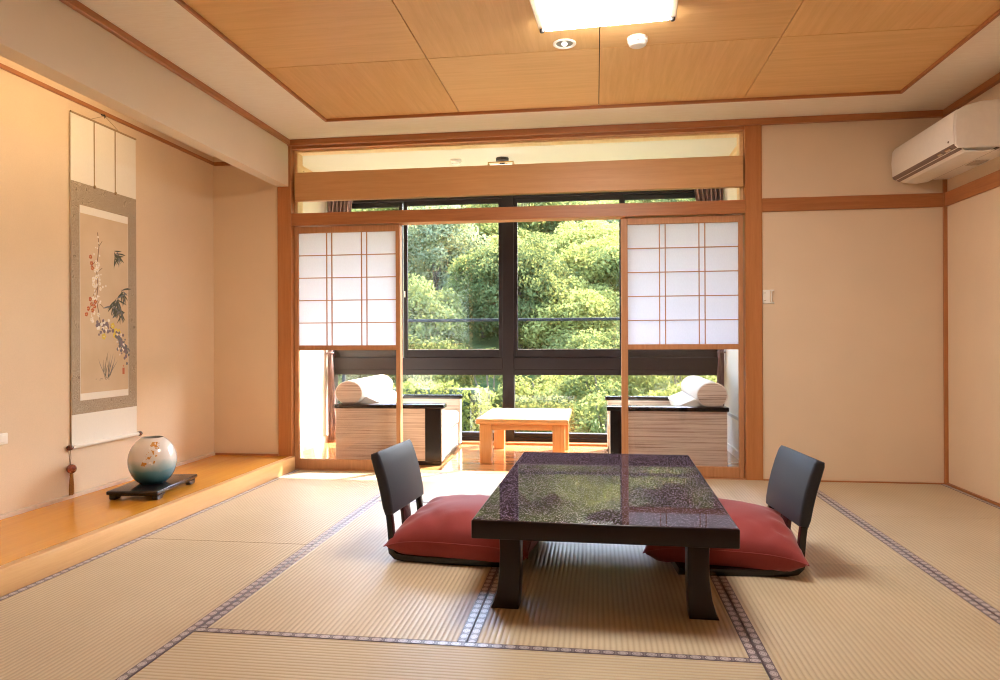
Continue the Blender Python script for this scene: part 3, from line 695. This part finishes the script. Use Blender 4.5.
# hanging ribbons, rod, knobs, cord
RIB = plain('tan_ribbon', (.36,.25,.13,1), .6)
for y in (-.095,.085):
    r_ = BM().box(.0068,.009,y-.0035,y+.0035,1.50,H-.004).obj('ribbon', RIB, hs)
    BM().lathe([(0,-.012),(.007,-.008),(.008,0),(.004,.008),(0,.010)], (.010,y,1.497), 10).obj('ribbon_end', RIB, r_)
BM().tube([(.006,-hwid,H),(.006,hwid,H)], .006, 10).obj('top_rod', plain('tan_rod_wood',(.40,.27,.15,1),.5), hs)
BM().tube([(.012,-hwid-.004,-.003),(.012,hwid+.004,-.003)], .0115, 14).obj('bottom_rod', SCW, hs)
KN = plain('red_brown_lacquer_knob', (.10,.025,.014,1), .2, coat=.6)
for s in (-1,1): BM().lathe([(.011,0),(.015,s*.006),(.016,s*.022),(.012,s*.030),(0,s*.031)], (.012,s*(hwid+.004),-.003), 18, 'y').obj('rod_knob', KN, hs)
BM().tube([(.006,-.13,H),(.010,-.02,H+.052),(.010,.0,H+.054),(.006,.13,H)], .0016, 6).obj('hanging_cord', RIB, hs)
BM().tube([(.0,-.012,H+.075),(.012,-.012,H+.06),(.016,-.012,H+.05),(.010,-.012,H+.044)], .004, 8).box(-.004,.006,-.026,.0,H+.058,H+.085,.002).obj('hook', DARKP, hs)
def weight(label, y):
    t = thing('scroll_weight', label, 'scroll weight', (SX+.014,y,zb-.02), 0, 'tasselled scroll weights')
    BM().tube([(-.001,-.006,.010),(.002,-.006,-.04),(.002,0,-.085)], .0013, 6).tube([(-.001,.006,.010),(.002,.006,-.04),(.002,0,-.085)], .0013, 6).obj('cord', plain('brown_cord',(.22,.10,.03,1),.7), t)
    prof = [(0,.026)]+[(.026*math.sin(math.pi*k/14), .026*math.cos(math.pi*k/14)) for k in range(1,14)]+[(0,-.026)]
    BM().lathe(prof, (.010,0,-.100), 24).obj('bead', N_BEAD, t)
    ts = BM().lathe([(0,-.125),(.008,-.126),(.010,-.135),(.008,-.141)], (.010,0,0), 14)
    for k in range(26):
        a = rnd.uniform(0,6.28); r0 = rnd.uniform(0,.008); ts.tube([(.010+r0*math.cos(a), r0*math.sin(a), -.137),(.010+1.5*r0*math.cos(a), 1.5*r0*math.sin(a), -.19),(.010+1.7*r0*math.cos(a), 1.7*r0*math.sin(a), -.245+rnd.uniform(-.003,.003))], .0021, 5)
    ts.obj('tassel', plain('ochre_tassel_thread',(.33,.155,.03,1),.7,.25,150), t)
N_BEAD = N('red_glazed_bead'); _f = N_BEAD.noise(N_BEAD.tc.outputs['Object'], 70, 2)
N_BEAD = N_BEAD.pbr(N_BEAD.ramp(_f, [(.40,(.17,.030,.014,1)),(.58,(.30,.06,.02,1)),(.66,(.50,.26,.10,1))]), .2, coat=.5)
weight('red bead with ochre tassel hanging from the near knob of the scroll', y0s-.024)

# ------------------------------------------------------------------ vase and stand
vs = thing('display_stand', 'low black lacquered stand under the round vase on the ledge', 'stand', (-2.558,-1.278,.1045), R(7.5))
BM().box(-.142,.142,-.252,.252,.030,.052,.006,3).box(-.132,.132,-.242,.242,.024,.031,.003).obj('board', BLACKL, vs)
for sx in (-1,1):
    for sy in (-1,1):
        BM().prism([(sy*.235,.026),(sy*.235,.006),(sy*.228,0),(sy*.175,0),(sy*.168,.010),(sy*.150,.018),(sy*.140,.026)],'x',sx*.118-.016,sx*.118+.016,0,.003,2).obj('foot', BLACKL, vs)
def glaze():
    n = N('blue_white_glaze'); x, y, z = n.sep()
    w = n.noise(n.tc.outputs['Object'], 9, 3)
    k = n.math('ADD', z, n.math('MULTIPLY', n.math('SUBTRACT', w, .5), .06))
    c = n.ramp(n.math('DIVIDE', k, .27), [(.08,(.05,.18,.26,1)),(.30,(.11,.30,.40,1)),(.42,(.34,.47,.53,1)),(.54,(.66,.65,.64,1)),(.85,(.75,.70,.66,1))])
    g = n.noise(n.mapped((1,1,1)), 34, 3)
    ang = n.math('ARCTAN2', n.math('ADD', y, .0), x)         # gold spray up one side of the vase
    s = n.math('ADD', ang, n.math('MULTIPLY', z, -3.0))
    band = n.math('LESS_THAN', n.math('ABSOLUTE', n.math('ADD', s, 1.55)), .26)
    m = n.math('MULTIPLY', n.math('MULTIPLY', band, n.math('GREATER_THAN', g, .56)), n.math('MULTIPLY', n.math('GREATER_THAN', z, .115), n.math('LESS_THAN', z, .245)))
    c = n.mix(m, c, (.55,.26,.06,1))
    g2 = n.math('MULTIPLY', n.math('MULTIPLY', band, n.math('LESS_THAN', g, .40)), n.math('GREATER_THAN', z, .09))
    c = n.mix(n.math('MULTIPLY', g2, .7), c, (.85,.83,.80,1))
    return n.pbr(c, .16, coat=.7)
va = thing('vase', 'round white and teal-blue glazed vase on the black stand', 'vase', (-2.565,-1.285,.1565))
RV = .131; prof = [(0,0),(.068,0),(.072,.004)]
for k in range(1, 30):
    a = -math.pi/2+.60+(math.pi-.60-.50)*k/29
    prof.append((RV*math.cos(a), .1285+.150*math.sin(a)))
rt, ztop = prof[-1]
prof += [(rt-.003,ztop+.004),(rt-.008,ztop+.002),(rt+.010,ztop-.02),(rt+.045,ztop-.08),(rt+.03,ztop-.16),(0,.02)]
BM().lathe(prof, n=64).obj('body', glaze(), va)

# ------------------------------------------------------------------ alcove strip light behind the header beam
al = thing('strip_light', 'slim warm strip light tucked behind the header beam over the alcove', 'strip light', (-2.42,-2.15,2.362))
BM().box(-.02,.016,-1.0,1.0,0.008,.038,.003).obj('housing', WHITEP, al)
BM().box(-.024,-.004,-.97,.97,-.012,.008,.004).obj('tube', emis('warm_tube', (1,.76,.44,1), 19), al)

# ------------------------------------------------------------------ outside
BM().box(-3.2,1.8,2.85,2.88,1.192,1.226,.006,2).obj('rail_probe', RAILM).name = 'balcony_railing'
br = bpy.data.objects['balcony_railing']; tag(br, 'grey metal handrail outside the veranda windows', 'railing')
br.location = (0,0,0)
for x in (-2.95,-1.02,1.55): BM().box(x-.018,x+.018,2.852,2.878,-.5,1.194,.003).obj('post', RAILM, br)
def hillz(x, y):
    if y < 9: return -.5
    return -.5+(y-9)*.27+.7*math.sin(x*.21+y*.13)*min(1,(y-9)/6)+.35*math.sin(x*.5-y*.31)*min(1,(y-9)/6)
hb = BM(); nx, ny = 60, 60; V = [[hb.b.verts.new((-45+90*i/nx, 1.9+98*j/ny, hillz(-45+90*i/nx, 1.9+98*j/ny))) for j in range(ny+1)] for i in range(nx+1)]
for i in range(nx):
    for j in range(ny): f = hb.b.faces.new((V[i][j],V[i+1][j],V[i+1][j+1],V[i][j+1])); f.smooth = True
HG = N('undergrowth'); _f = HG.noise(HG.tc.outputs['Object'], 1.4, 5, .7)
hb.obj('ground_hillside', HG.pbr(HG.ramp(_f, [(.35,(.05,.08,.025,1)),(.65,(.17,.22,.07,1))]), .95, spec=.1), None, 'green hillside rising behind the garden', 'hillside', kind=ST)

def leaf_mesh(name, blobs, n_per, size, seed, mat, flat=.6):
    """crown: leaf blades on the surface of many rounded clumps"""
    rg = np.random.default_rng(seed); P = []
    for (c, r) in blobs:
        n = int(n_per*r*r/.36)+12
        d = rg.normal(size=(n,3)); d[:,2] += .25; d /= np.linalg.norm(d,axis=1)[:,None]
        rad = r*(.55+.75*rg.random(n)**.9)
        p = np.array(c)+d*rad[:,None]*np.array([1,1,.82])
        nrm = d+rg.normal(size=(n,3))*flat; nrm /= np.linalg.norm(nrm,axis=1)[:,None]
        P.append((p, nrm))
    p = np.concatenate([a for a,_ in P]); nrm = np.concatenate([b for _,b in P]); n = len(p)
    t = np.cross(nrm, rg.normal(size=(n,3))); t /= np.linalg.norm(t,axis=1)[:,None]; b = np.cross(nrm, t)
    s = size*(.6+.8*rg.random(n))[:,None]
    v = np.empty((n,4,3)); v[:,0] = p-t*s; v[:,1] = p+b*s*.48; v[:,2] = p+t*s; v[:,3] = p-b*s*.48
    me = bpy.data.meshes.new(name); me.vertices.add(n*4); me.vertices.foreach_set('co', v.reshape(-1))
    me.loops.add(n*4); me.loops.foreach_set('vertex_index', np.arange(n*4)); me.polygons.add(n)
    me.polygons.foreach_set('loop_start', np.arange(0,n*4,4)); me.polygons.foreach_set('loop_total', np.full(n,4)); me.update(); me.validate()
    me.materials.append(mat); return me
def crown_blobs(rw, rh, n, seed):
    rg = random.Random(seed); out = []
    for i in range(n):
        u = rg.random(); a = i*2.39996; el = math.asin(1-1.55*u) if 1-1.55*u > -1 else -1
        k = rg.uniform(.62,.9); out.append(((rw*k*math.cos(el)*math.cos(a), rw*k*math.cos(el)*math.sin(a), rh+rh*.95*k*math.sin(el)), rw*rg.uniform(.17,.30)))
    return out
def make_tree(name, label, mat, seed, rw, rh, n, size, trunk, n_per=170):
    t = thing(name, label, 'tree', (0,0,0), 0, 'trees on the hillside')
    bl = crown_blobs(rw, rh, n, seed)
    me = leaf_mesh('foliage', [((c[0],c[1],c[2]+trunk), r) for c, r in bl], n_per, size, seed, mat)
    o = bpy.data.objects.new('foliage', me); COL.objects.link(o); o.parent = t
    rg = random.Random(seed+1); tr = BM().tube([(0,0,-1.2),(.05,.02,trunk*.5),(-.03,.05,trunk+rh*.4),(.05,0,trunk+rh*1.1)], [.17,.14,.11,.05], 8)
    for c, r in rg.sample(bl, min(8,len(bl))): tr.tube([(0,.03,trunk+rh*.25),(c[0]*.5,c[1]*.5,trunk+c[2]*.62),(c[0]*.9,c[1]*.9,trunk+c[2]*.95)], [.07,.045,.02], 6)
    tr.obj('trunk', BARK, t)
    return t
KIND = ['deep green','mid green','yellow-green','pale grey-green']
protos = [make_tree('broadleaf_tree','x',LEAFS[0],11,2.2,2.0,66,.070,1.0,700), make_tree('broadleaf_tree','x',LEAFS[1],23,2.0,1.7,60,.068,.8,700),
          make_tree('broadleaf_tree','x',LEAFS[2],37,2.1,1.6,60,.066,.7,700), make_tree('broadleaf_tree','x',LEAFS[3],41,1.9,2.1,60,.062,.9,750)]
rg = random.Random(77); used = [False]*4; spots = []
for row, y in enumerate([10.6,12.2,14.2,16.6,19.4,22.5,26,30,34.5,39.5,45,51,58]):
    half = y*.36+4; c = -.16*y-.4; step = 1.75 + y*.035; x = c-half+rg.uniform(0,1.5)
    while x < c+half:
        spots.append((x+rg.uniform(-.5,.5), y+rg.uniform(-1.2,1.2), row)); x += step*rg.uniform(.85,1.2)
for x, y, row in spots:
    k = rg.choices([0,1,2,3],[.22,.34,.28,.16])[0]
    if x/(y+5) < -.16: k = rg.choices([0,1,2,3],[.26,.28,.18,.28])[0]
    else: k = rg.choices([0,1,2,3],[.14,.36,.42,.08])[0]
    o = protos[k] if not used[k] else copy_tree(protos[k]); used[k] = True
    s = rg.uniform(.7,1.05)*min(1.25,.30+.033*y)
    o.location = (x, y, hillz(x,y)-.8*s); o.rotation_euler.z = rg.uniform(0,6.28); o.scale = (s, s, s*rg.uniform(.9,1.15))
    side = 'left' if x/(y+5.04) < -.137 else 'right'
    depth = 'low on the hillside' if row < 4 else ('half way up the hillside' if row < 8 else 'high on the hillside')
    o['label'] = '%s leafy tree %s behind the %s window' % (KIND[k], depth, side)
# garden: clipped hedge and shrubs
hd = thing('clipped_hedge', 'box-shaped clipped green hedge low in the left window', 'hedge', (-3.1,4.6,-.5))
rgh = np.random.default_rng(5); bl = []
for i in range(170):
    bl.append(((rgh.uniform(-1.45,1.55), rgh.uniform(-.28,.28), rgh.uniform(.12,.78)), .16))
me = leaf_mesh('foliage', bl, 1500, .032, 9, LEAFS[2]); o = bpy.data.objects.new('foliage', me); COL.objects.link(o); o.parent = hd
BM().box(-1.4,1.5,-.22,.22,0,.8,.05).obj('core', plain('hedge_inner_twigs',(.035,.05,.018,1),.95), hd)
def shrub(label, x, y, r, h, mat, seed, size=.036, n=26):
    t = thing('shrub', label, 'shrub', (x,y,-.5)); bl = crown_blobs(r, h/2, n, seed)
    me = leaf_mesh('foliage', bl, 1900, size, seed, mat, .8); o = bpy.data.objects.new('foliage', me); COL.objects.link(o); o.parent = t
    st = BM(); q = random.Random(seed)
    for i in range(7): a = q.uniform(0,6.28); st.tube([(0,0,-.1),(r*.3*math.cos(a),r*.3*math.sin(a),h*.4),(r*.6*math.cos(a),r*.6*math.sin(a),h*.85)], [.025,.018,.008], 6)
    st.obj('stems', BARK, t)
shrub('mid green rounded shrub in the garden behind the clipped hedge', -3.6, 8.4, 1.3, 1.5, LEAFS[0], 3)
shrub('pale grey-green shrub at the left end of the garden', -5.6, 7.6, 1.3, 1.5, LEAFS[3], 4)
shrub('dark green shrub in the garden just left of the central mullion', -1.75, 6.6, .75, 1.35, LEAFS[0], 5)
shrub('yellow-green shrub in the garden just right of the central mullion', -.75, 6.4, .8, .95, LEAFS[2], 6)
shrub('bright green bushy shrub in the garden, middle of the right window', .25, 6.0, .85, 1.2, LEAFS[1], 7)
shrub('bright yellow-green shrub in the garden behind the right armchair', 1.35, 6.6, 1.0, 1.4, LEAFS[2], 8)
shrub('green shrub furthest right in the garden', 2.9, 7.6, 1.2, 1.5, LEAFS[1], 10)
shrub('tall mid green shrub at the back of the garden, right window', -.1, 9.6, 1.3, 1.5, LEAFS[1], 12)

shrub('low green shrub close to the balcony railing, in the middle of the right window', .15, 4.5, .62, .72, LEAFS[1], 13)
shrub('low yellow-green shrub close to the balcony railing, beside the right armchair', 1.1, 4.7, .6, .8, LEAFS[2], 14)
shrub('low deep green shrub close to the balcony railing, at the central mullion', -.85, 4.6, .6, .66, LEAFS[0], 15)

# ------------------------------------------------------------------ light
sun = bpy.data.lights.new('sun', 'SUN'); sun.energy = 22.0; sun.angle = R(.6); sun.color = (1,.95,.86)
so = bpy.data.objects.new('sun', sun); COL.objects.link(so)
d = Vector((-.55,-.66,-.78)).normalized(); so.rotation_euler = d.to_track_quat('-Z','Y').to_euler()
w = bpy.data.worlds.new('sky'); SC.world = w; w.use_nodes = True; nt = w.node_tree; nt.nodes.clear()
sk = nt.nodes.new('ShaderNodeTexSky'); sk.sky_type = 'NISHITA'; sk.sun_disc = False; sk.sun_elevation = R(42); sk.sun_rotation = R(40); sk.air_density = 1.; sk.dust_density = 2.0
bg = nt.nodes.new('ShaderNodeBackground'); bg.inputs[1].default_value = 2.6; ow = nt.nodes.new('ShaderNodeOutputWorld')
nt.links.new(sk.outputs[0], bg.inputs[0]); nt.links.new(bg.outputs[0], ow.inputs[0])

# ------------------------------------------------------------------ camera
cam = bpy.data.cameras.new('camera'); co = bpy.data.objects.new('camera', cam); COL.objects.link(co)
r_ = Vector((.99066703,.13623602,-.00431095)); u_ = Vector((.00436586598,-.000104317,.99999)); f_ = Vector((-.136234275,.990676403,.000698131644))
M = Matrix((r_, u_, -f_)).transposed().to_4x4(); M.translation = (0,-5.0422,.975); co.matrix_world = M
cam.sensor_width = 36; cam.lens = 698/1000*36; cam.clip_start = .02; cam.clip_end = 400
SC.camera = co
vs_ = SC.view_settings; SC.display_settings.display_device = 'sRGB'; vs_.view_transform = 'Standard'; vs_.look = 'None'; vs_.gamma = 1; vs_.exposure = 0.40; vs_.use_curve_mapping = False
cy = SC.cycles; cy.filter_width = 1.1; cy.use_denoising = True; cy.max_bounces = 10; cy.diffuse_bounces = 6; cy.glossy_bounces = 4; cy.transmission_bounces = 6; cy.transparent_max_bounces = 16
cy.caustics_reflective = False; cy.caustics_refractive = False; cy.sample_clamp_indirect = 6
